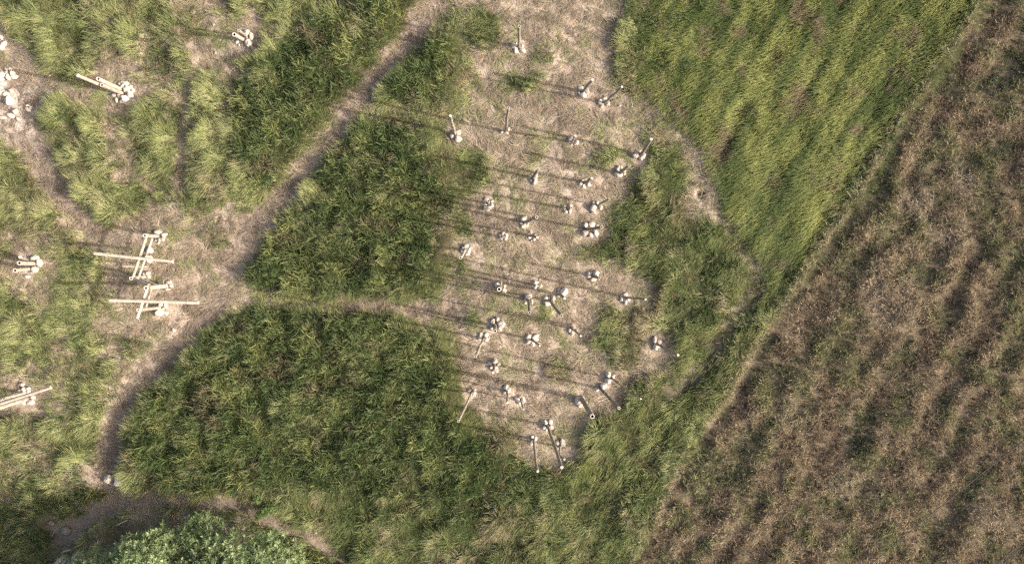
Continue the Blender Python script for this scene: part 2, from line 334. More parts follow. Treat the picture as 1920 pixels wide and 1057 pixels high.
def bamboo(p0, p1, r0, r1, parent, hollow=True, name='culm', node=.36, bend=.0, seed=0, both=False, wild=0.0, shade_tone=1.0):
    """one bamboo culm from p0 to p1 as a child of parent (points in world space, the parent's origin is subtracted)"""
    o0 = Vector(parent.location) if parent.parent is None else Vector((0, 0, 0))
    rs = np.random.default_rng(900 + seed)
    L = (p1 - p0).length; ax = (p1 - p0).normalized(); u, v = frame_of(ax)
    bd = (u * (rs.random() - .5) + v * (rs.random() - .5)) * 2 * bend
    def pt(t): return p0 + (p1 - p0) * t + bd * math.sin(math.pi * t) + (u * math.sin(9 * t + seed) + v * math.cos(7 * t + 2 * seed)) * wild * t * (1 - t) - o0
    pts, rad, tin = [], [], []
    nn = max(2, int(L / node)); ts = []
    for k in range(nn):
        a = k / nn; b = (k + 1) / nn; e = .018 / L
        ts += [(a + e * .2, .98, .62), (a + e * 1.3, 1.0, .92), ((a + b) / 2, .985, 1.0 + .12 * (rs.random() - .5)), (b - e * 2.2, 1.0, 1.04), (b - e * .9, 1.085, .86)]
    ts.append((1.0, 1.0, 1.05))
    for t, f, g in ts:
        pts.append(pt(t)); rad.append((r0 + (r1 - r0) * t) * f); g *= shade_tone; tin.append((g, g * (1 + .05 * (1 - shade_tone)), g * (1 + .10 * (1 - shade_tone))))
    V, F, T = sweep(pts, rad, 14, cap0=not both, tints=tin)
    c = mesh_obj(name, V, F, M_bamboo, parent, T)
    for end in ((1, 0) if both else (1,)):
        q = pt(1.0 if end else 0.0); q2 = pt(.99 if end else .01); d = (q - q2).normalized(); rr = r1 if end else r0
        uu, vv = frame_of(d); seg = 14
        if hollow:
            ri = rr * .66; dep = min(.35, L * .3)
            ring = lambda r, h: [q + d * h + (uu * math.cos(2 * math.pi * k / seg) + vv * math.sin(2 * math.pi * k / seg)) * r for k in range(seg)]
            V = ring(rr * 1.0, .0015) + ring(rr * .99, .006) + ring(ri, .006) + ring(ri, -.03)
            F = [(j * seg + k, j * seg + (k + 1) % seg, (j + 1) * seg + (k + 1) % seg, (j + 1) * seg + k) for j in range(3) for k in range(seg)]
            mesh_obj('cut_rim', V, F, M_cut, c, smooth=False)
            V = ring(ri * .995, -.031) + ring(ri * .98, -dep)
            F = [(k, (k + 1) % seg, seg + (k + 1) % seg, seg + k) for k in range(seg)] + [tuple(seg + k for k in range(seg))]
            mesh_obj('bore', V, F, M_bore, c)
        else:
            V = [q + d * .0015 + (uu * math.cos(2 * math.pi * k / seg) + vv * math.sin(2 * math.pi * k / seg)) * rr for k in range(seg)] + \
                [q + d * .008 + (uu * math.cos(2 * math.pi * k / seg) + vv * math.sin(2 * math.pi * k / seg)) * rr * .9 for k in range(seg)]
            F = [(k, (k + 1) % seg, seg + (k + 1) % seg, seg + k) for k in range(seg)] + [tuple(seg + k for k in range(seg))]
            mesh_obj('cut_end', V, F, M_cut, c, smooth=False)
    return c

import bmesh
def _ico(sub):
    bm = bmesh.new(); bmesh.ops.create_icosphere(bm, subdivisions=sub, radius=1)
    v = np.array([x.co[:] for x in bm.verts]); f = [tuple(y.index for y in x.verts) for x in bm.faces]; bm.free(); return v, f
ICO3 = _ico(4)
keepouts = []          # (x, y, r): no plants grow through stones and pole feet
def stone(px, py, rx, ry, ang, seed, z=None, name='stone'):
    """irregular rounded field stone; rx, ry in photo pixels; ang in degrees in the photo"""
    rs = np.random.default_rng(seed * 7 + 3)
    a, b = rx * MPP, ry * MPP; c = min(a, b) * (.72 + .22 * rs.random())
    v = ICO3[0].copy()
    for _ in range(rs.integers(7, 11)):            # facets: push flat sides into the ball
        n = rs.normal(size=3); n[2] = abs(n[2]) * .8; n /= np.linalg.norm(n)
        dcut = .62 + .28 * rs.random(); ex = v @ n - dcut
        v -= np.outer(np.clip(ex, 0, None) * .86, n)
    n3 = fbm(v[:, 0] * 1.4 + v[:, 2] * .7 + seed, v[:, 1] * 1.4 - v[:, 2] * .6 + seed * 2, seed, 3) - .5
    n4 = fbm(v[:, 0] * 5 + v[:, 2] * 3, v[:, 1] * 5 - v[:, 2] * 3, seed + 9, 2) - .5
    v *= (1 + .55 * n3 + .10 * n4)[:, None]
    ex = np.abs(v[:, :2]).max(0); v[:, 0] /= ex[0]; v[:, 1] /= ex[1]
    v *= np.array([a, b, c])
    t = R(-ang); ca, sa = math.cos(t), math.sin(t)
    v[:, :2] = v[:, :2] @ np.array([[ca, sa], [-sa, ca]])
    zz = c * .80 if z is None else z
    g = float(gz(np.array([px], float), np.array([py], float))[0])
    p = P(px, py, zz + g)
    o = mesh_obj(name, v, ICO3[1], M_rock)
    o.location = p
    keepouts.append((p.x, p.y, max(a, b) * .95))
    return o

# ------------------------------------------------------------------ ground
def build_ground():
    xs = np.concatenate([[-260, -120, -60, -32], np.arange(-25.0, 25.01, .11), [32, 60, 120, 260]])
    ys = np.concatenate([[-260, -120, -60, -24], np.arange(-15.5, 15.51, .11), [24, 60, 120, 260]])
    X, Y = np.meshgrid(xs, ys); px, py = to_px(X, Y)
    Z = gz(px, py) + .03 * (fbm(X * 3, Y * 3, 70, 3) - .5)
    V = np.stack([X, Y, Z], -1).reshape(-1, 3)
    nx, ny = len(xs), len(ys)
    i = np.arange(nx - 1)[None, :] + nx * np.arange(ny - 1)[:, None]
    F = np.stack([i, i + 1, i + 1 + nx, i + nx], -1).reshape(-1, 4)
    s = np.clip(samp(straw, px, py) + .7 * samp(brn_l * mead, px, py), 0, 1)[..., None]; b = samp(path, px, py)[..., None]; br = samp(brown, px, py)[..., None]
    d = samp(ditch, px, py)[..., None]; f = samp(field, px, py)[..., None]; fu = samp(furrow, px, py)[..., None]
    c = np.ones(X.shape + (3,)) * np.array([.13, .115, .07])
    c = c * (1 - f) + f * np.array([.12, .11, .06])
    c = c * (1 - br) + br * np.array([.17, .13, .09])
    c = c * (1 - s) + s * np.array([.37, .295, .225])
    c = c * (1 - b) + b * np.array([.30, .235, .19])
    c = c * (1 - fu * .6) + fu * .6 * np.array([.17, .14, .10])
    c = c * (1 - d) + d * np.array([.22, .175, .135])
    pale = (blob(-10, 210, 110, 45) + blob(60,200,60,30) + blob(860, 235, 28, 24) + blob(440, 115, 34, 24) + blob(1322,365,40,45)*.6 + blob(1065,330,60,60)*.5)
    pl = np.clip(samp(pale, px, py), 0, 1)[..., None] * .7
    c = c * (1 - pl) + pl * np.array([.46, .385, .32])
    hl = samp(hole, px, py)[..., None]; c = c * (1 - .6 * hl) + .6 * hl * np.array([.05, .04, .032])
    c *= (1 + .5 * (fbm(X * 1.3, Y * 1.3, 77, 4) - .5))[..., None]
    me = bpy.data.meshes.new('ground')
    me.vertices.add(len(V)); me.vertices.foreach_set('co', V.astype(np.float32).ravel())
    me.loops.add(F.size); me.loops.foreach_set('vertex_index', F.astype(np.int32).ravel())
    me.polygons.add(len(F)); me.polygons.foreach_set('loop_start', np.arange(0, F.size, 4, dtype=np.int32))
    me.update(calc_edges=True)
    a = me.color_attributes.new('tint', 'FLOAT_COLOR', 'POINT')
    a.data.foreach_set('color', np.concatenate([np.clip(c, 0, 1).reshape(-1, 3), np.ones((len(V), 1))], 1).astype(np.float32).ravel())
    me.polygons.foreach_set('use_smooth', np.ones(len(F), bool))
    me.materials.append(M_soil)
    o = bpy.data.objects.new('ground', me); col.objects.link(o); tag(o, kind='structure')
    o['label'] = 'dry earth and trodden straw ground of the field'
build_ground()

# ------------------------------------------------------------------ poles and the stones at their feet
ZM = {1: (820, 30, 976/240), 2: (1030, 120, 1103/240), 3: (850, 300, 1057/190), 4: (1030, 310, 1306/210), 5: (900, 490, 1707/210),
      6: (1060, 490, 1216/230), 7: (850, 580, 1297/270), 8: (960, 680, 1249/260), 'A': (160, 400, 1153/240), 'B': (0, 50, 1502/270),
      'C': (400, 30, 1268/120), 'D': (0, 440, 1586/180), 'E': (0, 680, 1586/180)}
def zp(z, x, y): a = ZM[z]; return a[0] + x / a[2], a[1] + y / a[2]

def pole_height(b, t):
    bx, by = b[0] - NAD[0], b[1] - NAD[1]; tx, ty = t[0] - NAD[0], t[1] - NAD[1]
    s = (bx * tx + by * ty) / (tx * tx + ty * ty)
    return min(max(H * (1 - s), 1.2), 5.6)

_dirs = ['right', 'upper right', 'top', 'upper left', 'left', 'lower left', 'bottom', 'lower right']
seedc = [100]
def stones_at(zone, lst, centre, phrase, group, prep='by the'):
    """every stone a thing of its own; words for it come from its size rank and its side of the pole"""
    items = []
    for s in lst:
        x, y, rx = s[:3]; ry = s[3] if len(s) > 3 else rx; ang = s[4] if len(s) > 4 else 0; z = s[5] if len(s) > 5 else None
        p = zp(zone, x, y); k = ZM[zone][2]
        items.append([p, rx / k, ry / k, ang, z])
    cx, cy = centre
    order = sorted(range(len(items)), key=lambda i: -items[i][1] * items[i][2])
    words = {}
    for r_, i in enumerate(order):
        if r_ == 0: w = 'biggest'
        elif r_ == len(items) - 1: w = 'smallest'
        else: w = 'larger' if r_ < len(items) / 2 else 'smaller'
        (px, py) = items[i][0]
        k = int(round(math.atan2(-(py - cy), px - cx) / (math.pi / 4))) % 8
        words[i] = [w, k]
    seen = {}
    for i in order: seen.setdefault(tuple(words[i]), []).append(i)
    for i, it in enumerate(items):
        (px, py), rx, ry, ang, z = it
        seedc[0] += 1
        o = stone(px, py, rx * 1.2, ry * 1.2, ang, seedc[0], z)
        w, k = words[i]; same = seen[(w, k)]
        extra = ''
        if len(same) > 1:
            ds = sorted(same, key=lambda j: math.hypot(items[j][0][0] - cx, items[j][0][1] - cy))
            extra = [' inner', ' outer', ' outermost', ' farthest'][min(ds.index(i), 3)]
        tag(o, f"{w}{extra} stone, {_dirs[k]} side, {prep} {phrase}", 'stone', group)

def foot(px, py):
    g = float(gz(np.array([px], float), np.array([py], float))[0]); return P(px, py, g - .05)

# zone, base, top, diameter (zoomed px at the top), hollow, height or None, bend, phrase, label, stones
POLES = [
 (1,(622,245),(624,80),20,1,None,0,'upright pole at the very top','straight brown bamboo pole standing alone at the very top of the straw clearing',[(580,230,22,22),(605,208,10),(603,262,18,22),(650,262,26,22),(648,228,12),(620,238,9)]),
 (1,(137,905),(100,762),18,0,None,0,'pale pole beside the grey scrape','pale bamboo pole beside the bare grey earth scrape',[(112,915,16),(155,935,28,24),(160,890,18),(135,925,10)]),
 (1,(520,885),(543,702),18,1,None,0,'hollow pole right of the scrape','slim hollow bamboo pole right of the grey earth scrape, four small stones',[(493,880,14),(541,863,13,18),(518,890,9),(533,892,11)]),
 (2,(285,245),(372,137),24,0,None,0,'shorter pole of the top pair','thicker and shorter pole of the leaning pair near the top right',[(275,215,25,18,30),(255,248,12,16),(292,268,28,22),(325,235,15,20),(268,262,10)]),
 (2,(472,340),(625,198),18,0,None,0,'thinner pole of the top pair','thinner and longer pole of the leaning pair near the top right',[(470,298,25,12,0),(437,330,17,22),(457,355,12,25,20),(505,345,18,22)]),
 (2,(195,675),(222,618),18,0,2.3,0,'stub below the top pair','short stub of a pole in a tight stone pile below the leaning top pair',[(182,650,22,28),(200,633,10),(233,680,25,18,-30),(195,692,14,8),(224,628,9)]),
 (2,(790,790),(877,648),24,0,None,0,'pale capped pole by the tall grass','pale capped pole nearest the tall green grass field, upper right',[(742,787,27,26),(790,810,18,22),(815,795,14,24,15),(775,750,20,12),(800,765,14)]),
 (2,(605,945),(687,873),22,1,None,0,'hollow pole below the capped pole','hollow pole with dark bore just below the pale capped pole',[(597,952,35,20,10),(587,912,15),(645,945,16),(618,890,14),(598,888,12),(645,920,15)]),
 (4,(415,205),(495,150),28,0,None,0,'short pale pole above the bald patch','short pale pole above the bald straw patch, open to the right',[(387,178,18),(370,215,20,26),(400,245,22),(430,165,25,14),(455,220,22,28)]),
 (4,(215,500),(258,497),26,1,2.6,0,'short hollow pole above one green tuft','short hollow pole above a single green tuft, seen nearly end-on',[(172,490,22,24),(243,468,26,18),(195,540,22,18),(240,530,20,30)]),
 (4,(560,470),(700,388),20,1,None,0,'slanting thin pole','slanting thin pole above the ring of six big stones',[(515,435,22,16,-30),(555,435,20,22),(512,500,35,40),(600,490,22,28),(520,550,28,16),(547,492,10)]),
 (4,(445,745),(612,720),31,1,None,0,'hollow pole in the six stone ring','thick hollow pole lying out to the right over a ring of six big stones',[(422,695,28,28),(493,690,38,30),(553,700,20,18),(412,790,38,34),(485,815,28,28),(540,790,30,34)]),
 (3,(830,190),(882,98),25,1,None,0,'hollow pole with the long stone','hollow pole with one long upright stone at its right foot',[(797,178,18,17),(820,150,8,14),(815,215,14),(852,215,22,38,15),(860,165,20,20)]),
 (3,(366,455),(368,428),24,1,2.6,0,'end-on pole above the single boulder','end-on hollow pole above one big smooth boulder',[(345,408,22,16),(404,430,18,13),(328,460,22,14),(402,468,17,24),(353,502,42,30,-10),(374,462,12)]),
 (3,(740,650),(870,597),29,1,None,0,'pale ringed pole','dark pole with a pale ringed end crossing a grey trampled patch',[(737,610,36,25,-40),(708,662,15,14),(682,645,8),(732,690,28,22),(775,670,14,24,10),(768,697,10)]),
 (3,(523,803),(522,800),19,1,2.4,0,'end-on pole in the tightest pile','end-on pole whose dark bore shows in the tightest stone pile',[(488,790,14,17),(520,770,18),(506,820,16),(552,788,20,26),(545,822,18)]),
 (3,(815,790),(876,806),22,0,2.2,0,'shaded stub under the ringed pole','short shaded stub lying right, under the pale ringed pole',[(808,752,18,14),(780,775,12),(793,808,22,18),(842,822,18,22),(855,778,10),(815,842,10)]),
 (3,(125,935),(77,1020),27,1,2.0,0,'pale pole on the left rim','short pale hollow pole on the left rim of the clearing, pointing down left',[(105,912,18,16),(137,900,27,20),(92,945,16,24),(155,955,26,42,20),(180,920,15,20)]),
 (5,(300,390),(293,425),60,1,2.4,0,'wide end-on pole','wide end-on pole with black bore, left of the central group',[(262,350,34,35),(320,332,22,32),(372,375,26,30),(370,440,35,33),(275,395,20,25),(335,372,20)]),
 (5,(885,372),(862,372),30,0,2.1,0,'stub topping the central group','short stub among four stones, topmost of the central group',[(843,322,45,32),(915,372,33,37),(805,378,20),(838,405,30,30),(903,410,13)]),
 (5,(742,590),(757,780),42,1,None,0,'thick short pole of the central group','thick short pole pointing straight down under a flat boulder, central group',[(738,530,52,38),(690,580,22,28),(693,632,26,22),(792,610,15,42)]),
 (5,(1065,600),(1238,825),40,1,None,0,'long thick pole of the central group','long thick pole of the central group, pointing down right',[(1005,562,35,26,10),(1055,550,14,25),(1118,555,36,42),(1020,635,52,34,20),(1122,622,18,18)]),
 (5,(1222,505),(1288,562),40,0,2.2,0,'dark stub beside the biggest boulder','dark stub beside the biggest pale boulder of the central group',[(1282,465,52,56),(1208,430,20,25),(1198,475,22),(1198,522,24,20),(1225,450,14)]),
 (6,(292,148),(340,162),22,1,None,0,'small pole above the sideways pole','small pale pole end in a tight pile above the dark sideways pole',[(230,135,20,28),(260,108,10,15),(305,118,28,32),(278,178,32,18),(328,140,9)]),
 (6,(575,352),(795,377),20,0,None,0,'dark sideways pole','dark pole pointing straight right on the right side of the clearing',[(593,325,26,20),(555,347,14),(557,380,16),(595,402,18,24),(625,378,16)]),
 (6,(60,660),(153,738),18,0,None,0,'short dark pole right of the petals','short dark pole with white tip, right of the petal-shaped pile',[(78,640,26,18,20),(40,680,15,22),(70,708,22,22),(110,685,12),(36,636,9)]),
 (6,(908,818),(1117,927),22,0,None,0,'lone pole in the green grass','dark pole standing apart on the right, three stones, white tip over green grass',[(887,778,20,34,15),(930,795,22,20),(895,852,27,30),(930,840,12)]),
 (7,(374,150),(377,193),27,1,2.2,0,'hollow pole amid seven stones','short hollow pole amid seven well separated stones',[(355,105,18,22),(397,85,18,24),(432,128,33,32),(415,180,20,22),(343,172,16,16),(378,138,17,14),(341,145,10)]),
 (7,(272,260),(199,423),21,1,None,0,'pale thin pole pointing down left','pale thin pole pointing down left, below left of the seven stone pile',[(245,220,16),(238,258,18,20),(295,228,22,20),(300,270,20,20),(320,255,12)]),
 (7,(706,272),(778,325),15,0,None,0,'thin pole in the petals','thin dark pole rising from a petal-shaped ring of stones, small white tip',[(680,243,29,20,-35),(740,240,29,20,-25),(740,268,28,13,-10),(675,292,28,20,15),(712,305,21,24)]),
 (7,(372,495),(358,568),21,0,None,0,'short pole in the star pile','short pale pole in a star-shaped pile of pointed stones',[(372,465,24,25),(333,483,25,15,20),(405,493,22,13,-20),(342,522,18,15),(384,540,18,24)]),
 (7,(168,745),(46,1005),19,1,None,.05,'longest pale pole','longest pale pole at the lower left, pointing far down left',[(172,708,12),(150,722,12),(190,722,16,18),(185,755,20,20),(140,740,12)]),
 (7,(487,730),(487,838),18,0,None,0,'knob-ended pole','thin pale pole with a knob end pointing straight down',[(472,698,26,20,-40),(497,725,22,24),(462,745,14)]),
 (7,(608,820),(632,897),14,0,None,0,'thin short pole right of the knob','thin short pale pole right of the knob-ended pole',[(605,785,15,15),(575,808,22,20),(630,815,17,28),(592,840,14)]),
 (7,(1155,800),(1252,962),38,1,None,0,'thick dark hollow pole','thickest dark hollow pole with open ring end, lower right of the clearing',[(1123,813,30,34),(1165,793,15,18),(1140,862,20,18),(1200,852,12,22)]),
 (8,(790,226),(963,405),24,1,None,0,'dark pole between two stones','dark hollow pole rising between just two stones, lower right',[(765,238,20,17),(822,210,26,26)]),
 (8,(898,140),(1160,323),14,0,None,.08,'thinnest dark pole','thinnest dark pole reaching far right over the green grass',[(868,108,22,24),(908,122,18,18),(865,160,28,24)]),
 (8,(320,562),(448,940),26,0,None,0,'longest dark pole','longest dark pole near the bottom, ringed by round stones',[(300,535,20,21),(345,533,20,20),(288,578,18,20),(352,578,22,20),(307,603,14)]),
 (8,(200,685),(232,975),21,0,None,.06,'bent pole left of the longest','slightly bent pole left of the longest dark pole, pointing straight down',[(185,668,14),(170,722,18,18),(214,682,16,20),(188,695,11)]),
 (8,(440,742),(472,868),15,0,None,.12,'crooked pole right of the longest','small crooked pole right of the longest dark pole',[(410,718,18,22),(458,718,22,36,-10),(418,765,22,14)]),
]
GPOLES = 'bamboo poles standing in stone piles'
for n, (z, b, t, dia, hollow, hgt, bend, phrase, label, sts) in enumerate(POLES):
    pb = zp(z, *b); ptop = zp(z, *t)
    h = hgt or pole_height(pb, ptop)
    p0 = foot(*pb); p1 = P(ptop[0], ptop[1], h)
    r1 = dia / ZM[z][2] / 2 * MPP * (H - h) / H
    e = empty('bamboo_pole', (p0.x, p0.y, 0)); tag(e, label, 'bamboo pole', GPOLES)
    r1 *= 1.12; bamboo(p0, p1, r1 * 1.15, r1, e, bool(hollow), seed=n, bend=bend, wild=.03, shade_tone=.9 - .22 * min(max((pb[0] - 880) / 120, 0), 1))  # poles further right tinted darker: the shade on their visible sides as colour
    keepouts.append((p0.x, p0.y, .12))
    stones_at(z, sts, pb, phrase, 'stones by the ' + phrase)

# pole bundles on the left
BUNDLES = [
 ('C', [((600,480),(415,370),78,1,None,'thick front pole'), ((670,410),(505,290),52,1,None,'thin back pole')], 'two-pole stump at the top left', 'two-pole stump by the top dirt patch',
  [(655,335,58,52),(745,410,48,68),(690,535,66,68),(480,500,26,55,20),(510,577,22),(570,570,22,38),(545,520,14,20),(658,400,26,44)]),
 ('B', [((1270,660),(1025,547),42,1,None,'upper'), ((1285,700),(1062,610),40,1,None,'lower'), ((1235,690),(815,512),36,0,None,'longest, shaded')], 'three-pole pile', 'three-pole pile in front of the brown grass',
  [(1300,592,40,22,10),(1278,625,22),(1318,655,32,30),(1358,635,20),(1385,665,20),(1355,705,28,32),(1300,745,34,32),(1270,785,22,18),(1215,765,18,26),(1190,715,20,18),(1240,725,20),(1245,600,14)]),
 ('D', [((590,475),(318,468),68,1,None,'hollow'), ((505,560),(248,590),64,1,None,'shaded'), ((470,430),(330,370),44,0,None,'short')], 'pole pile at the left edge', 'pole pile at the left edge',
  [(577,385,66,45,-10),(650,458,50,52),(575,575,58,44,-20),(520,610,32,22),(640,527,32,20),(440,685,52,32,10)]),
]
for z, poles, phrase, lab, sts in BUNDLES:
    for (b, t, dia, hollow, hgt, word) in poles:
        n += 1
        pb = zp(z, *b); ptop = zp(z, *t); h = hgt or pole_height(pb, ptop)
        p0 = foot(*pb); p1 = P(ptop[0], ptop[1], h); r1 = dia / ZM[z][2] / 2 * MPP * (H - h) / H
        e = empty('bamboo_pole', (p0.x, p0.y, 0)); tag(e, f'{word} pale bamboo pole of the {lab}', 'bamboo pole', GPOLES)
        bamboo(p0, p1, r1 * 1.04, r1, e, bool(hollow), seed=n, wild=.01)
        keepouts.append((p0.x, p0.y, .15))
    c = zp(z, *poles[0][0])
    stones_at(z, sts, c, phrase, 'stones by the ' + phrase)

# heap of stones on the left edge, and the loose ones beside it
stones_at('B', [(65,440,16),(100,440,18,16),(125,480,26,26),(70,482,18),(25,500,32,28),(85,525,26,30),(148,525,34,24,-20),(20,545,22),(25,590,32,22,10),(-30,520,40),(-40,470,30),(-35,590,34)], (20, 140),
          'heap at the left edge', 'stones of the upper left heap', 'in the upper')
stones_at('B', [(10,635,20),(38,672,16),(62,705,32,28),(20,700,24),(112,672,26,24),(90,770,40,45),(-30,670,34),(-40,740,30)], (12, 178),
          'heap at the left edge', 'stones of the lower left heap', 'in the lower')
stones_at('B', [(165,882,28,26),(110,928,40,22,15),(25,948,36,18),(180,962,20,12,35)], (16, 217), 'row below the left heap', 'stones in a row below the heap', 'in the')
stones_at('B', [(293,822,22,12,-25),(318,845,15,17),(287,863,32,17,25)], (53, 203), 'trio beside the green tuft', 'three stones by the tuft', 'in the')
stones_at('B', [(15,115,18,22),(45,175,22,26),(12,215,26,32)], (4, 80), 'trio at the top left edge', 'three stones at the edge', 'in the')
for k, (x, y, rx, ry, lab) in enumerate([(203.5, 897.5, 9.2, 8.8, 'bright rounded boulder at the end of the dirt path'), (221, 902, 8.8, 9.8, 'duller rounded boulder right beside the bright one at the path end'),
                              (123, 996, 10, 9.5, 'round dark boulder lying in the tree shade on the dirt track'), (95, 980, 6.5, 5, 'small flat stone in the tree shade above the round boulder'),
                              (1161.5, 198.3, 2.4, 2.2, 'tiny white pebble right of the leaning top pair'), (326, 618, 5, 4, 'flat tan stone sunk in straw below the climbing frame'),
                              (938,650,2,2,'tiny pale pebble below the seven stone pile'), (400, 46, 3, 2.4, 'small clod above the two-pole stump'), (404, 99, 3.2, 2.6, 'small clod on the bare patch below the two-pole stump'),
                              (591, 997, 4, 3, 'small stone on the bare bank of the lower dirt track')]):
    o = tag(stone(x, y, rx, ry, 10 * k, 50 + k), lab, 'stone', 'loose stones')
    if k in (2, 3): o.data.materials[0] = M_rock_darker  # these two take the darker copy of the fieldstone

# ------------------------------------------------------------------ bamboo climbing frame with its stones
fr = empty('bamboo_climbing_frame', tuple(P(275, 520, 0)))
tag(fr, 'pale lashed bamboo climbing frame of four posts and zigzag rails on the straw', 'climbing frame')
fo = Vector(fr.location)
HA, HB, HC, HD = 1.15, 1.15, 1.5, 1.5
def A_(x, y, z): q = zp('A', x, y); return P(q[0], q[1], z)
def rA(d): return d / ZM['A'][2] / 2 * MPP * .95
posts = [((660,205),(535,200),HA,34), ((548,571),(412,585),HB,34), ((745,650),(545,672),HC,40), ((682,847),(475,870),HD,30)]
for k, (b, t, h, d) in enumerate(posts):
    q = zp('A', *b); bamboo(foot(*q), A_(*t, h), rA(d) * 1.05, rA(d), fr, True, 'post', seed=60 + k, node=.26)
    keepouts.append((foot(*q).x, foot(*q).y, .15))
rails = [((556,188),HA-.06,(424,590),HB-.06,26), ((603,225),.62,(481,572),.62,20), ((430,584),HB-.08,(572,645),HC-.08,26), ((500,585),.66,(660,650),.8,16),
         ((556,676),HC-.06,(466,944),HD-.06,27), ((594,680),.9,(542,858),.9,20), ((338,477),.55,(556,480),.40,15)]
for k, (a, za, b, zb, d) in enumerate(rails):
    r = bamboo(A_(*a, za), A_(*b, zb), rA(d), rA(d) * .97, fr, True, 'rail', seed=70 + k, node=.3, both=True)
def lash(p, axis, r, parent):
    u, v = frame_of(axis); V, F, T = [], [], []
    for j in range(4):
        pts = [p + axis.normalized() * (.022 * (j - 1.5)) + (u * math.cos(a) + v * math.sin(a)) * r - fo for a in np.linspace(0, 2 * math.pi, 15)]
        a_, b_, c_ = sweep(pts, [.011] * 15, 6, off=len(V)); V += a_; F += b_; T += c_
    mesh_obj('lashing', V, F, M_rope, parent)
for (b, t, h, d) in posts:
    lash(A_(t[0] + 16, t[1] - 1, h - .10), A_(*t, h) - foot(*zp('A', *b)), rA(d) * 1.25, fr)
GB = 'long beams laid across the climbing frame'
for k, (a, za, b, zb, d, lab) in enumerate([((82,360),HA+.10,(790,433),HA+.10,23,'upper of two long pale beams, laid across the frame above the middle posts'),
                              ((218,782),HC+.10,(1018,805),HC+.10,24,'lower of two long pale beams, laid across the frame by its bottom post')]):
    p0, p1 = A_(*a, za), A_(*b, zb)
    e = empty('bamboo_beam', tuple((p0 + p1) / 2)); tag(e, lab, 'beam', GB)
    bamboo(p0, p1, rA(d) * 1.32, rA(d) * 1.2, e, True, seed=80 + k, both=True, node=.4, bend=.03, shade_tone=1.6)
for zone, lst, ctr, ph in [('A', [(660,170,36,21,15),(713,192,24,20),(668,238,16),(699,232,14,18),(635,240,12),(657,262,10)], (660,205), 'top post of the climbing frame'),
                      ('A', [(565,537,18,20),(530,545,16),(571,573,14),(560,598,14,10)], (548,571), 'second post of the climbing frame'),
                      ('A', [(750,615,26,20),(771,648,20,18),(740,681,27,13),(710,612,12,17),(678,636,15)], (745,650), 'third post of the climbing frame'),
                      ('A', [(668,890,36,31,20),(725,895,20,20),(722,830,15,20),(703,856,13),(676,818,22,18)], (682,847), 'bottom post of the climbing frame'),
                      ('A', [(577,330,32,26,30),(572,412,28,29)], (575,372), 'upper long beam, under the frame')]:
    stones_at(zone, lst, zp('A', *ctr), ph, 'stones by the ' + ph)

# low balance rail at the lower left edge
def E_(x, y, z): q = zp('E', x, y); return P(q[0], q[1], z)
def rE(d): return d / ZM['E'][2] / 2 * MPP * .95
tr = empty('bamboo_trestle', tuple(E_(300, 560, 0)))
tag(tr, 'low bamboo trestle of slanting posts at the lower left edge, among pale stones', 'trestle')
bamboo(foot(*zp('E', 478, 590)), E_(-40, 752, 1.15), rE(74), rE(66), tr, True, 'post', seed=90, node=.26)
bamboo(foot(*zp('E', 430, 490)), E_(60, 590, 1.0), rE(58), rE(50), tr, True, 'post', seed=91, node=.26)
e = empty('bamboo_beam', tuple(E_(350, 560, 1.2))); tag(e, 'long bamboo beam slanting over the trestle at the lower left edge', 'beam')
bamboo(E_(-420, 812, 1.28), E_(840, 408, 1.22), rE(58), rE(50), e, True, seed=92, both=True, node=.4)
e = empty('bamboo_beam', tuple(E_(0, 610, .6))); tag(e, 'short bamboo beam end poking in at the lower left edge', 'beam')
bamboo(E_(-300, 720, .7), E_(58, 598, .7), rE(48), rE(42), e, True, seed=93, both=True)
stones_at('E', [(365,357,36,32),(320,465,30,27),(395,440,38,42),(470,447,36,46,15),(540,560,40,38),(500,655,54,44),(403,660,50,42)], zp('E', 450, 540), 'trestle at the lower left edge', 'stones by the trestle')

# ------------------------------------------------------------------ overhead cables
def cable(p0, p1, r, lab, sag=.25):
    c0 = (p0 + p1) / 2; e_pts = []
    for t in np.linspace(0, 1, 41):
        q = p0 + (p1 - p0) * t; q = q - c0; q.z -= sag * 4 * t * (1 - t); e_pts.append(q)
    V, F, T = sweep(e_pts, [r] * 41, 8, True, True)
    o = mesh_obj('overhead_cable', V, F, M_cable); o.location = c0
    tag(o, lab, 'cable', 'overhead cables')
def ext(a, b, z, k0, k1):
    p, q = P(*a, z), P(*b, z); return p + (q - p) * -k0, p + (q - p) * (1 + k1)
cable(*ext((1920, 836), (1646, 1057), 4.2, .6, .6), .011, 'thin dark cable slung straight across the brown lower right corner')
cable(*ext((1920, 1016), (1872, 1057), 4.0, 4, 4), .010, 'upper of two close dark cables at the bottom right corner', .05)
cable(*ext((1920, 1026), (1884, 1057), 4.0, 5, 5), .010, 'lower of two close dark cables at the bottom right corner', .05)

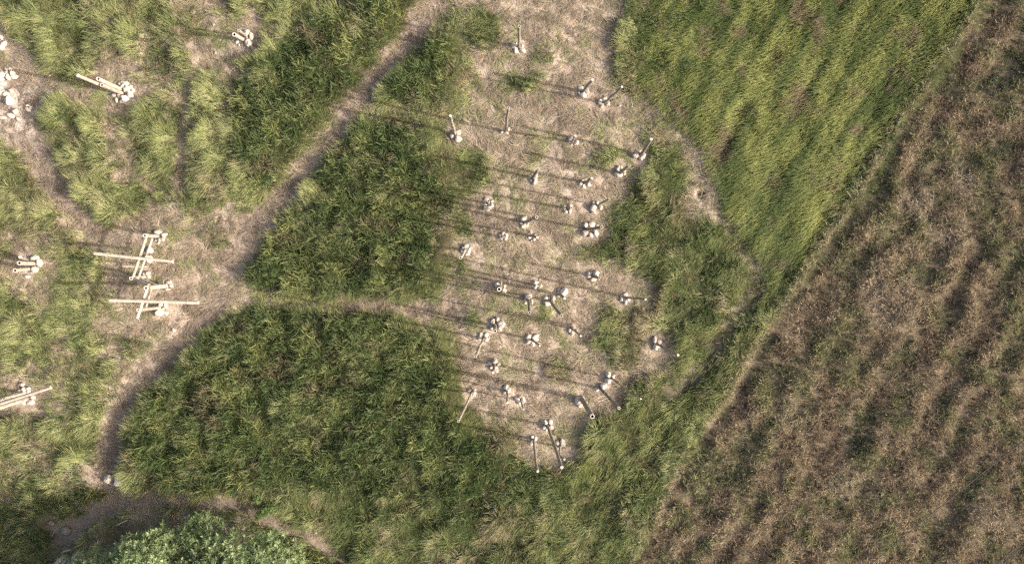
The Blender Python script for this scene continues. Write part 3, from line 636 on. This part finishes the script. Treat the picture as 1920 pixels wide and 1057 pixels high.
# ------------------------------------------------------------------ blades
def build_blades(name, mat, px, py, length, width, th0, th1, az, c_base, c_tip, zoff=None, twist=.5, kind='stuff', label=None, seg=3, clear=.3, curl_a=.5):
    """every blade its own bent strip: th0/th1 = lean from the vertical at foot and tip (rad), az = direction it leans"""
    n = len(px); g = at(px, py, 0.0)
    # same ground point for the sloping ground
    z0 = gz(px, py) - .02 + (0 if zoff is None else zoff)
    keep = np.ones(n, bool)
    if keepouts:
        ko = np.array(keepouts)
        for x, y, r in ko:
            keep &= (g[:, 0] - x) ** 2 + (g[:, 1] - y) ** 2 > (r + clear) ** 2
    idx = np.nonzero(keep)[0]; n = len(idx)
    g = g[idx]; z0 = z0[idx]; length = length[idx]; width = width[idx]; th0 = th0[idx]; th1 = th1[idx]; az = az[idx]
    c_base = c_base[idx]; c_tip = c_tip[idx]
    dx, dy = np.cos(az), np.sin(az)
    tw = az + math.pi / 2 + twist * rng.normal(size=n)
    wxv, wyv = np.cos(tw), np.sin(tw)
    wz = .15 * rng.normal(size=n)
    nv = 2 * seg + 1
    co = np.empty((n, nv, 3), np.float32); cc = np.ones((n, nv, 4), np.float32)
    p = np.stack([g[:, 0], g[:, 1], z0], -1)
    prof = [1, .95, .7, .45][:seg] if seg == 3 else [1, .7]
    curl = curl_a * rng.normal(size=n)
    for s in range(seg + 1):
        t = s / seg; dx, dy = np.cos(az + curl * t), np.sin(az + curl * t)
        c = c_base * (1 - t) + c_tip * t
        if s < seg:
            hw = (width * prof[s] / 2)[:, None]; wv = np.stack([wxv, wyv, wz], -1) * hw
            co[:, 2 * s] = p - wv; co[:, 2 * s + 1] = p + wv
            cc[:, 2 * s, :3] = c; cc[:, 2 * s + 1, :3] = c
            th = th0 + (th1 - th0) * (t + .5 / seg)
            stp = length / seg
            p = p + np.stack([np.sin(th) * dx * stp, np.sin(th) * dy * stp, np.cos(th) * stp], -1)
        else:
            co[:, 2 * seg] = p; cc[:, 2 * seg, :3] = c
    base = (np.arange(n) * nv)[:, None]
    loops = []
    for s in range(seg - 1): loops += [2 * s, 2 * s + 1, 2 * s + 3, 2 * s + 2]
    loops += [2 * seg - 2, 2 * seg - 1, 2 * seg]
    li = (base + np.array(loops)[None, :]).astype(np.int32)
    starts = np.array([4 * s for s in range(seg)])
    ls = (np.arange(n)[:, None] * len(loops) + starts[None, :]).astype(np.int32)
    me = bpy.data.meshes.new(name)
    me.vertices.add(n * nv); me.vertices.foreach_set('co', co.ravel())
    me.loops.add(li.size); me.loops.foreach_set('vertex_index', li.ravel())
    me.polygons.add(n * seg); me.polygons.foreach_set('loop_start', ls.ravel())
    me.update(calc_edges=True)
    a = me.color_attributes.new('tint', 'FLOAT_COLOR', 'POINT')
    a.data.foreach_set('color', np.clip(cc, 0, 1).ravel())
    me.materials.append(mat)
    o = bpy.data.objects.new(name, me); col.objects.link(o)
    tag(o, label, None, None, kind)
    print(name, n)
    return o

M = lambda m, px, py: samp(m, px, py)
def wild_noise(px, py, s, seed, o=3): return fbm(px / s, py / s, seed, o)
def scatter(density, weight_fn, k=1, sp=3.0):
    """positions (photo pixels) over the frame plus a margin; k blades grow together in one bundle of radius sp; B = bundle number"""
    x0, x1, y0, y1 = -140, 2060, -140, 1200
    n = int((x1 - x0) * (y1 - y0) * MPP * MPP * density / k)
    px = x0 + (x1 - x0) * rng.random(n); py = y0 + (y1 - y0) * rng.random(n)
    w = np.clip(weight_fn(px, py), 0, 1); s = rng.random(n) < w
    px, py = px[s], py[s]; B = np.repeat(np.arange(len(px)), k)
    return px[B] + sp * rng.normal(size=len(B)), py[B] + sp * rng.normal(size=len(B)), B
def pick(cols, B):
    """one of the colours for every bundle (or, given a number, for every item)"""
    cols = np.array(cols)
    if np.isscalar(B): return cols[rng.integers(0, len(cols), B)]
    return cols[rng.integers(0, len(cols), B.max() + 1)][B]
def bn(B, a=0.0):
    """normal noise shared inside a bundle, with a little of each blade's own (a)"""
    return rng.normal(size=B.max() + 1)[B] + a * rng.normal(size=len(B))
def bu(B): return rng.random(B.max() + 1)[B]
def jit(c, B, a=.13, own=.06):
    return c * (1 + a * bn(B)[:, None]) * (1 + own * rng.normal(size=(len(c), 1))) * (1 + .03 * rng.normal(size=(len(c), 3)))
def lerp(a, b, t): return np.asarray(a) * (1 - t[:, None]) + np.asarray(b) * t[:, None]
def U(n): return rng.random(n)
ffur2 = blur(ffur)

# 1 dry straw stems on the trodden ground
px, py, B = scatter(560, lambda x, y: (M(straw, x, y) + .8 * M(brn_l, x, y) * M(mead, x, y)) * (1 - .25 * M(path, x, y)) * (1 - .5 * M(ditch, x, y)) * (.5 + 1.1 * (wild_noise(x, y, 34, 81) - .2)), 6, 2.2)
n = len(px); gr = np.clip((wild_noise(px, py, 26, 83) - .55) * 4.5 + 1.2 * M(tufts, px, py) + .9 * M(lightf, px, py), 0, 1) * (1 - M(path, px, py))
c = lerp(pick([(.46,.375,.275),(.40,.32,.23),(.50,.42,.315),(.36,.285,.205),(.43,.365,.255)], B), pick([(.30,.24,.18),(.34,.27,.20)], B), np.clip((wild_noise(px, py, 26, 133) - .5) * 4 + .6 * M(path, px, py), 0, 1))
c = lerp(c, pick([(.40,.39,.19),(.33,.34,.15),(.26,.29,.115)], B), gr)
az = 2 * math.pi * wild_noise(px, py, 40, 85) * 2.4 + .8 * bn(B, .25)
build_blades('dry_straw', M_straw, px, py, .20 + .22 * bu(B) + .14 * U(n), .012 + .011 * U(n), 1.0 + .35 * U(n), 1.3 + .4 * U(n), az, jit(c * .92, B), jit(c, B), twist=.4, clear=.07, curl_a=1.0,
             label='flattened tan straw covering the trodden clearing and paths')

# 2 long grass lodged in strands (left side, fringes, south)
def w_long(x, y):
    return (1 - M(treezone, x, y)) * (M(mead, x, y) * (.25 + .85 * M(tus, x, y)) * (1 - .75 * M(brn_l, x, y)) * (1 - .6 * M(se, x, y)) * (1 - .8 * M(sgap, x, y)) + .75 * M(lightf, x, y) + .40 * M(dark, x, y) * np.clip((wild_noise(x, y, 36, 87) - .49) * 7, 0, 1) + .35 * M(tufts, x, y))
px, py, B = scatter(1400, w_long, 6, 3.0); n = len(px)
t = M(tus, px, py); so = M(south, px, py); dk = M(dark, px, py)
left = 1 - sstep(250, 900, px + .15 * py)
dry = np.clip((wild_noise(px, py, 45, 89) - .54) * 6, 0, 1)
pale_mix = np.clip(.16 + 1.6 * (wild_noise(px, py, 28, 91) - .36) + .30 * left - .22 * so - .15 * dk + .8 * M(fringe_h, px, py) * (1 - dk) * (1 - so) + .7 * M(lightf, px, py) + .4 * (t - .5) + .22 * bn(B), 0, 1)  # mix towards pale yellow-green, higher on the left and along fringes
c = lerp(pick([(.115,.15,.050),(.15,.18,.065),(.095,.13,.042)], B), pick([(.35,.36,.155),(.40,.40,.195),(.30,.325,.125)], B), pale_mix)
c = lerp(c, pick([(.40,.325,.21),(.33,.265,.17)], B), dry * (.75 - .3 * left))
flow = math.pi * (1.02 + 1.3 * (wild_noise(px, py, 95, 93) - .5))
rad = np.arctan2(M(tgy, px, py), -M(tgx, px, py))
fe = np.hypot(M(fgx, px, py), M(fgy, px, py)); azf = np.arctan2(M(fgy, px, py), -M(fgx, px, py))
az = np.where(bu(B) < .62, flow, rad)
az = np.where(bu(B) < np.clip(fe * 45, 0, .8), azf, az) + .30 * bn(B, .35)
Lg = (.22 + .16 * t + .20 * bu(B) + .10 * U(n)) * (1 - .35 * M(straw, px, py)) * (1 - .4 * M(tufts, px, py)) * (1 - .25 * M(lightf, px, py))
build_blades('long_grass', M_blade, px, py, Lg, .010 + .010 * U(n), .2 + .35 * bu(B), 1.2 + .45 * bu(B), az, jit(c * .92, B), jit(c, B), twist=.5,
             label='long yellow-green grass flopping outwards in tussocks')

# 3 dense dark leafy weeds of the uncut patches
px, py, B = scatter(900, lambda x, y: M(leafy, x, y) * (.50 + .8 * (wild_noise(x, y, 20, 95) - .1)) + .22 * M(south, x, y) * (1 - M(sgap, x, y)), 7, 2.4); n = len(px)
t = wild_noise(px, py, 30, 97, 3); dk = M(dark, px, py)
c = lerp(pick([(.080,.115,.038),(.105,.142,.050),(.062,.092,.032),(.13,.165,.060)], B), pick([(.26,.275,.10),(.21,.235,.085)], B), np.clip((wild_noise(px, py, 32, 99) - .44) * 3.4 + .22 * bn(B), 0, 1) * .9)
c = lerp(c, pick([(.20,.15,.10),(.16,.125,.08)], B), np.clip((wild_noise(px, py, 34, 101) - .60) * 6, 0, 1) * .7)
hh = .16 + .42 * np.clip((t - .25) * 1.8, 0, 1)
build_blades('leafy_weeds', M_blade, px, py, .18 + .20 * U(n), .018 + .016 * U(n), .15 + .7 * U(n), .7 + 1.0 * U(n), 2 * math.pi * bu(B) + 1.0 * rng.normal(size=n), jit(c * .95, B), jit(c, B), zoff=hh * bu(B) ** .7 * dk.clip(.4, 1), twist=1.0,
             label='dense dark green leafy weeds in the uncut patches')

# 4 tall combed grass of the field on the upper right
px, py, B = scatter(1350, lambda x, y: (M(field, x, y) + .85 * M(se, x, y) * np.clip(.35 + 4 * (M(streak, x, y) - .44), 0, 1)) * (.80 - .55 * M(ffur2, x, y) - .8 * M(sgap, x, y) + .3 * (wild_noise(x, y, 40, 103) - .5)), 4, 5.5); n = len(px)
m1 = wild_noise(px, py, 40, 105); sev = M(se, px, py)
c = lerp(pick([(.10,.14,.042),(.125,.16,.05),(.085,.12,.036)], B), pick([(.285,.305,.10),(.325,.335,.125),(.25,.28,.085)], B), np.clip(.46 + 1.4 * (m1 - .5) + 2.9 * (M(fstr, px, py) - .5) + .8 * sev * (M(streak, px, py) - .5) + .06 * sev + .12 * bn(B), 0, 1))
c = lerp(c, pick([(.25,.19,.12),(.19,.15,.095)], B), np.clip(.9 * M(ffur2, px, py) + (wild_noise(px, py, 36, 107) - .60) * 5, 0, 1) * .8)
az = math.pi + R(28) + .7 * (wild_noise(px, py, 80, 109) - .5) + .16 * bn(B, .4) + sev * (R(18) + 1.2 * (wild_noise(px, py, 50, 119) - .5))
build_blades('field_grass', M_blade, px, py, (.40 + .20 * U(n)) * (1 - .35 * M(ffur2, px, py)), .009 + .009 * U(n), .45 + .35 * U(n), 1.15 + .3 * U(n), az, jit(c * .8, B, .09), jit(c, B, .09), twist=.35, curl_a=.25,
             label='tall combed yellow-green grass in leaning rows of the field')

wornm = blur(mx(blob(1720,385,40,30), blob(1765,440,36,30), blob(1640,560,30,60), blob(1700,560,26,50)*.7, blob(1740,40,30,60), blob(1800,330,30,26), blob(1590,900,50,30)*.6, blob(1850,960,50,36)*.7, blob(1480,780,40,30)*.6))
# 5 brown weedy field on the right: small rosettes
px, py, B = scatter(760, lambda x, y: np.maximum(M(brown, x, y), .9 * M(edge_strip, x, y)) * (.42 + 1.1 * (M(lump, x, y) - .12)) * (1 - .8 * M(edge_gap, x, y)), 9, 2.4); n = len(px)
es = M(edge_strip, px, py); lp = M(lump, px, py)
near = 1 - np.clip(((px - 1500) * .82 + (py - 490) * .57) / 330, 0, 1)
gn = np.clip((wild_noise(px, py, 38, 111, 4) - .47) * 7 + .75 * near - 1.5 * (lp - .5) + .3 * bn(B), 0, 1)
worn = M(wornm, px, py)
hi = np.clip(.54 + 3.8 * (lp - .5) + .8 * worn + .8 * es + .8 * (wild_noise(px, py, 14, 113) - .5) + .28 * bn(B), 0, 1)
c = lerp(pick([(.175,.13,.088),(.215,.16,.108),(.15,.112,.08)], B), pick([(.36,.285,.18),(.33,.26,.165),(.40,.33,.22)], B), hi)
c = lerp(c, lerp(pick([(.095,.11,.055),(.075,.092,.048)], B), pick([(.25,.255,.12),(.22,.22,.10)], B), hi), gn * .85 * (1 - .5 * es) * (1 - .8 * worn))
c = lerp(c, pick([(.42,.36,.29),(.37,.31,.25)], B), worn * .45)
c = lerp(c, pick([(.36,.33,.19),(.31,.29,.165),(.40,.35,.23)], B), es * .55)
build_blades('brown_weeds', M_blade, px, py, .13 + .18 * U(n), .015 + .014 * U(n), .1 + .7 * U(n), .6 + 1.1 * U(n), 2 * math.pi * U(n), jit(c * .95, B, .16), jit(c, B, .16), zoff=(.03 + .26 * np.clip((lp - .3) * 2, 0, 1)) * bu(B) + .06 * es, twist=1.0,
             label='withered brown and olive weeds covering the right field')

# 6 rough olive undergrowth for the south and between tussocks
px, py, B = scatter(560, lambda x, y: (1 - .75 * M(treezone, x, y)) * M(mead, x, y) * (.5 + .5 * M(south, x, y)) * (.5 + .8 * (wild_noise(x, y, 40, 115) - .2)), 7, 2.5); n = len(px)
c = lerp(pick([(.105,.135,.045),(.135,.16,.06),(.085,.115,.04)], B), pick([(.28,.225,.13),(.24,.19,.11),(.19,.15,.095)], B), np.clip((wild_noise(px, py, 34, 117) - .48) * 5 + .3 * bn(B), 0, 1) * .8)
build_blades('undergrowth', M_blade, px, py, .15 + .20 * U(n), .015 + .014 * U(n), .2 + .6 * U(n), .8 + .9 * U(n), 2 * math.pi * bu(B) + .9 * rng.normal(size=n), jit(c * .88, B), jit(c, B), zoff=.20 * bu(B), twist=1.0,
             label='short olive undergrowth between the tussocks')

# ------------------------------------------------------------------ tree at the bottom left, and the shrub by the ditch
def leaf_mesh(name, cen, nrm, size, ncols, parent, per=11, spread=.55, narrow=.26, mat=None):
    """sprays of small pointed leaves: each spray a whorl round an outward direction"""
    n = len(cen); u = np.cross(nrm, rng.normal(size=(n, 3))); u /= np.linalg.norm(u, axis=1)[:, None]; v = np.cross(nrm, u)
    V = np.empty((n, per, 4, 3), np.float32); C = np.ones((n, per, 4, 4), np.float32)
    for k in range(per):
        a = 2 * math.pi * (k / per) + rng.random(n) * .9
        el = (.15 + spread * rng.random(n))[:, None]
        d = (u * np.cos(a)[:, None] + v * np.sin(a)[:, None]) * (1 - el * .45) + nrm * el
        d /= np.linalg.norm(d, axis=1)[:, None]
        st = cen - nrm * (size * .5 * rng.random(n))[:, None]
        L = (size * (.7 + .5 * rng.random(n)))[:, None]
        w = np.cross(d, nrm + .5 * rng.normal(size=(n, 3))); w /= np.linalg.norm(w, axis=1)[:, None]; w = w * L * narrow * .5
        V[:, k, 0] = st + d * L * .08; V[:, k, 1] = st + d * L * .5 + w; V[:, k, 2] = st + d * L; V[:, k, 3] = st + d * L * .5 - w
        cc = ncols * (1 + .16 * rng.normal(size=(n, 1)))
        C[:, k, :, :3] = cc[:, None, :]
    nv = n * per * 4
    me = bpy.data.meshes.new(name)
    me.vertices.add(nv); me.vertices.foreach_set('co', V.ravel())
    me.loops.add(nv); me.loops.foreach_set('vertex_index', np.arange(nv, dtype=np.int32))
    me.polygons.add(nv // 4); me.polygons.foreach_set('loop_start', np.arange(0, nv, 4, dtype=np.int32))
    me.update(calc_edges=True)
    a = me.color_attributes.new('tint', 'FLOAT_COLOR', 'POINT'); a.data.foreach_set('color', np.clip(C, 0, 1).ravel())
    me.materials.append(mat or M_leaf)
    o = bpy.data.objects.new(name, me); col.objects.link(o); o.parent = parent
    return o
def tree(c, rad, ztop, nspray, size, label, name='tree', cat='tree', zc=.9, cols=None, lobes=24, seed=4):
    rs = np.random.default_rng(seed)
    e = empty(name, (c.x, c.y, 0)); tag(e, label, cat)
    lc = []
    for k in range(lobes):                                     # lobes of the crown
        a = 2 * math.pi * rs.random(); r = math.sqrt(rs.random()) * .95
        x, y = math.cos(a) * r, math.sin(a) * r
        zz = math.sqrt(max(0, 1 - r * r)) * (.55 + .4 * rs.random())
        lc.append((x * rad[0], y * rad[1], zc + zz * (ztop - zc), (.15 + .24 * rs.random()) * min(rad)))
    lc = np.array(lc)
    k = rs.integers(0, lobes, nspray); d = rs.normal(size=(nspray, 3)); d[:, 2] = np.abs(d[:, 2]) * .9 + d[:, 2] * .1
    d /= np.linalg.norm(d, axis=1)[:, None]
    cen = lc[k, :3] + d * (lc[k, 3] * (.55 + .5 * rs.random(nspray)))[:, None]
    cen[:, 2] = np.maximum(cen[:, 2], .12)
    nr = d * .6 + np.array([0, 0, .7]); nr /= np.linalg.norm(nr, axis=1)[:, None]
    nc = pick(cols, nspray)
    leaf_mesh('crown', cen, nr, size * (.75 + .5 * rs.random(nspray)), nc, e)
    V, F, T = [], [], []
    tr_top = Vector((0, 0, ztop * .45))
    a_, b_, c_ = sweep([Vector((0, 0, -.1)), Vector((.05, .02, ztop * .2)), tr_top], [.05 * ztop, .042 * ztop, .034 * ztop], 10, True, True); V += a_; F += b_; T += c_
    for x, y, z, r in lc[: max(6, lobes * 3 // 4)]:
        q = Vector((x, y, z)); mid = tr_top * .5 + q * .5 + Vector((0, 0, -.12 * ztop))
        a_, b_, c_ = sweep([tr_top * .7, tr_top * .6 + mid * .5, mid, q], [.022 * ztop, .017 * ztop, .011 * ztop, .004 * ztop], 7, off=len(V)); V += a_; F += b_; T += c_
    mesh_obj('trunk', V, F, M_bark, e, T)
    return e
TCOL = [(.185,.245,.10),(.225,.285,.125),(.15,.205,.08),(.275,.325,.16),(.195,.25,.11)]
tree(P(408, 1112), (4.9, 3.0), 3.5, 24000, .13, 'broad grey-green feathery tree crown in the bottom left corner, shading the dirt track', cols=TCOL, lobes=80)
tree(P(540, 1100), (1.9, 1.3), 1.5, 2200, .12, 'low grey-green scrub right of the bottom left tree', 'shrub', 'shrub', zc=.25, cols=TCOL, lobes=9, seed=6)
tree(P(497, 944), (.42, .36), .55, 130, .13, 'small bright green shrub on the edge of the dirt track', 'shrub', 'shrub', zc=.15, cols=[(.13,.20,.06),(.17,.24,.075),(.10,.16,.045)], lobes=5, seed=9)
# bleached log under the tree
lg = empty('fallen_log', tuple(P(118, 1055, .2))); tag(lg, 'bleached grey fallen log at the foot of the bottom left tree', 'log')
lo = Vector(lg.location); a0, a1 = P(60, 1100, .40), P(150, 1044, .40)
pts = [a0 + (a1 - a0) * t + Vector((0, 0, .04 * math.sin(5 * t))) - lo for t in np.linspace(0, 1, 14)]
V, F, T = sweep(pts, [.27 - .08 * t + .03 * math.sin(20 * t) for t in np.linspace(0, 1, 14)], 18, True, True, wob=.14, seed=3)
mesh_obj('trunk', V, F, M_log, lg, T)
a0, a1 = P(92, 1072, .6), P(118, 1042, .5)
V, F, T = sweep([a0 - lo, (a0 + a1) / 2 - lo + Vector((.03, 0, .05)), a1 - lo], [.10, .085, .06], 9, True, True, wob=.1, seed=8)
mesh_obj('branch', V, F, M_log, lg, T)
# dry sticks at the crown's edge and on the straw
def stick(a, b, z0, z1, r, lab):
    p0, p1 = P(*a, z0), P(*b, z1); c = (p0 + p1) / 2
    m = c + Vector((.02, .03, .02))
    V, F, T = sweep([p0 - c, m - c, p1 - c], [r, r * .8, r * .5], 7, True, True)
    o = mesh_obj('dry_stick', V, F, M_log, None, T); o.location = c; tag(o, lab, 'stick', 'dry sticks')
stick((218, 985), (240, 974), .9, .7, .016, 'dry stick poking out of the left side of the tree crown')
stick((390, 985), (398, 970), .5, .9, .012, 'thin dry stick upright between tree crown and dirt track')
stick((404, 996), (410, 978), .5, .8, .012, 'thin dry stick right beside another at the crown edge')
stick((118, 1034), (134, 1030), .6, .75, .02, 'short broken stick above the fallen log')

# ------------------------------------------------------------------ light, sky, camera
SUN_EL = R(28.5); SA = (0.977, -0.213)
sun = bpy.data.lights.new('sun', 'SUN'); sun.energy = 3.4; sun.angle = R(.6); sun.color = (1, .94, .86)
so_ = bpy.data.objects.new('sun', sun); col.objects.link(so_)
d = Vector((-SA[0] * math.cos(SUN_EL), -SA[1] * math.cos(SUN_EL), -math.sin(SUN_EL)))
so_.rotation_euler = d.to_track_quat('-Z', 'Y').to_euler(); so_.location = (20, -5, 20)
w = bpy.data.worlds.new('World'); sc.world = w; w.use_nodes = True
nt = w.node_tree; bg = nt.nodes['Background']
sky = nt.nodes.new('ShaderNodeTexSky'); sky.sky_type = 'NISHITA'; sky.sun_disc = False
sky.sun_elevation = SUN_EL; sky.sun_rotation = math.atan2(SA[0], SA[1]); sky.dust_density = 6.0; sky.air_density = 1.0; sky.ozone_density = .3
nt.links.new(sky.outputs[0], bg.inputs[0]); bg.inputs[1].default_value = .14

cam = bpy.data.cameras.new('camera'); co_ = bpy.data.objects.new('camera', cam); col.objects.link(co_)
cam.sensor_width = 36; cam.lens = 36 * FPX / 1920; cam.clip_end = 1000; cam.clip_start = .1
co_.matrix_world = Matrix.Translation((0, 0, H)) @ ROT.to_4x4()
sc.camera = co_
sc.view_settings.view_transform = 'Standard'; sc.view_settings.look = 'None'; sc.view_settings.gamma = 1
sc.view_settings.exposure = 1.1
sc.cycles.use_denoising = False
sc.cycles.max_bounces = 6; sc.cycles.diffuse_bounces = 3; sc.cycles.glossy_bounces = 2; sc.cycles.transmission_bounces = 3
sc.render.filter_size = 1.3
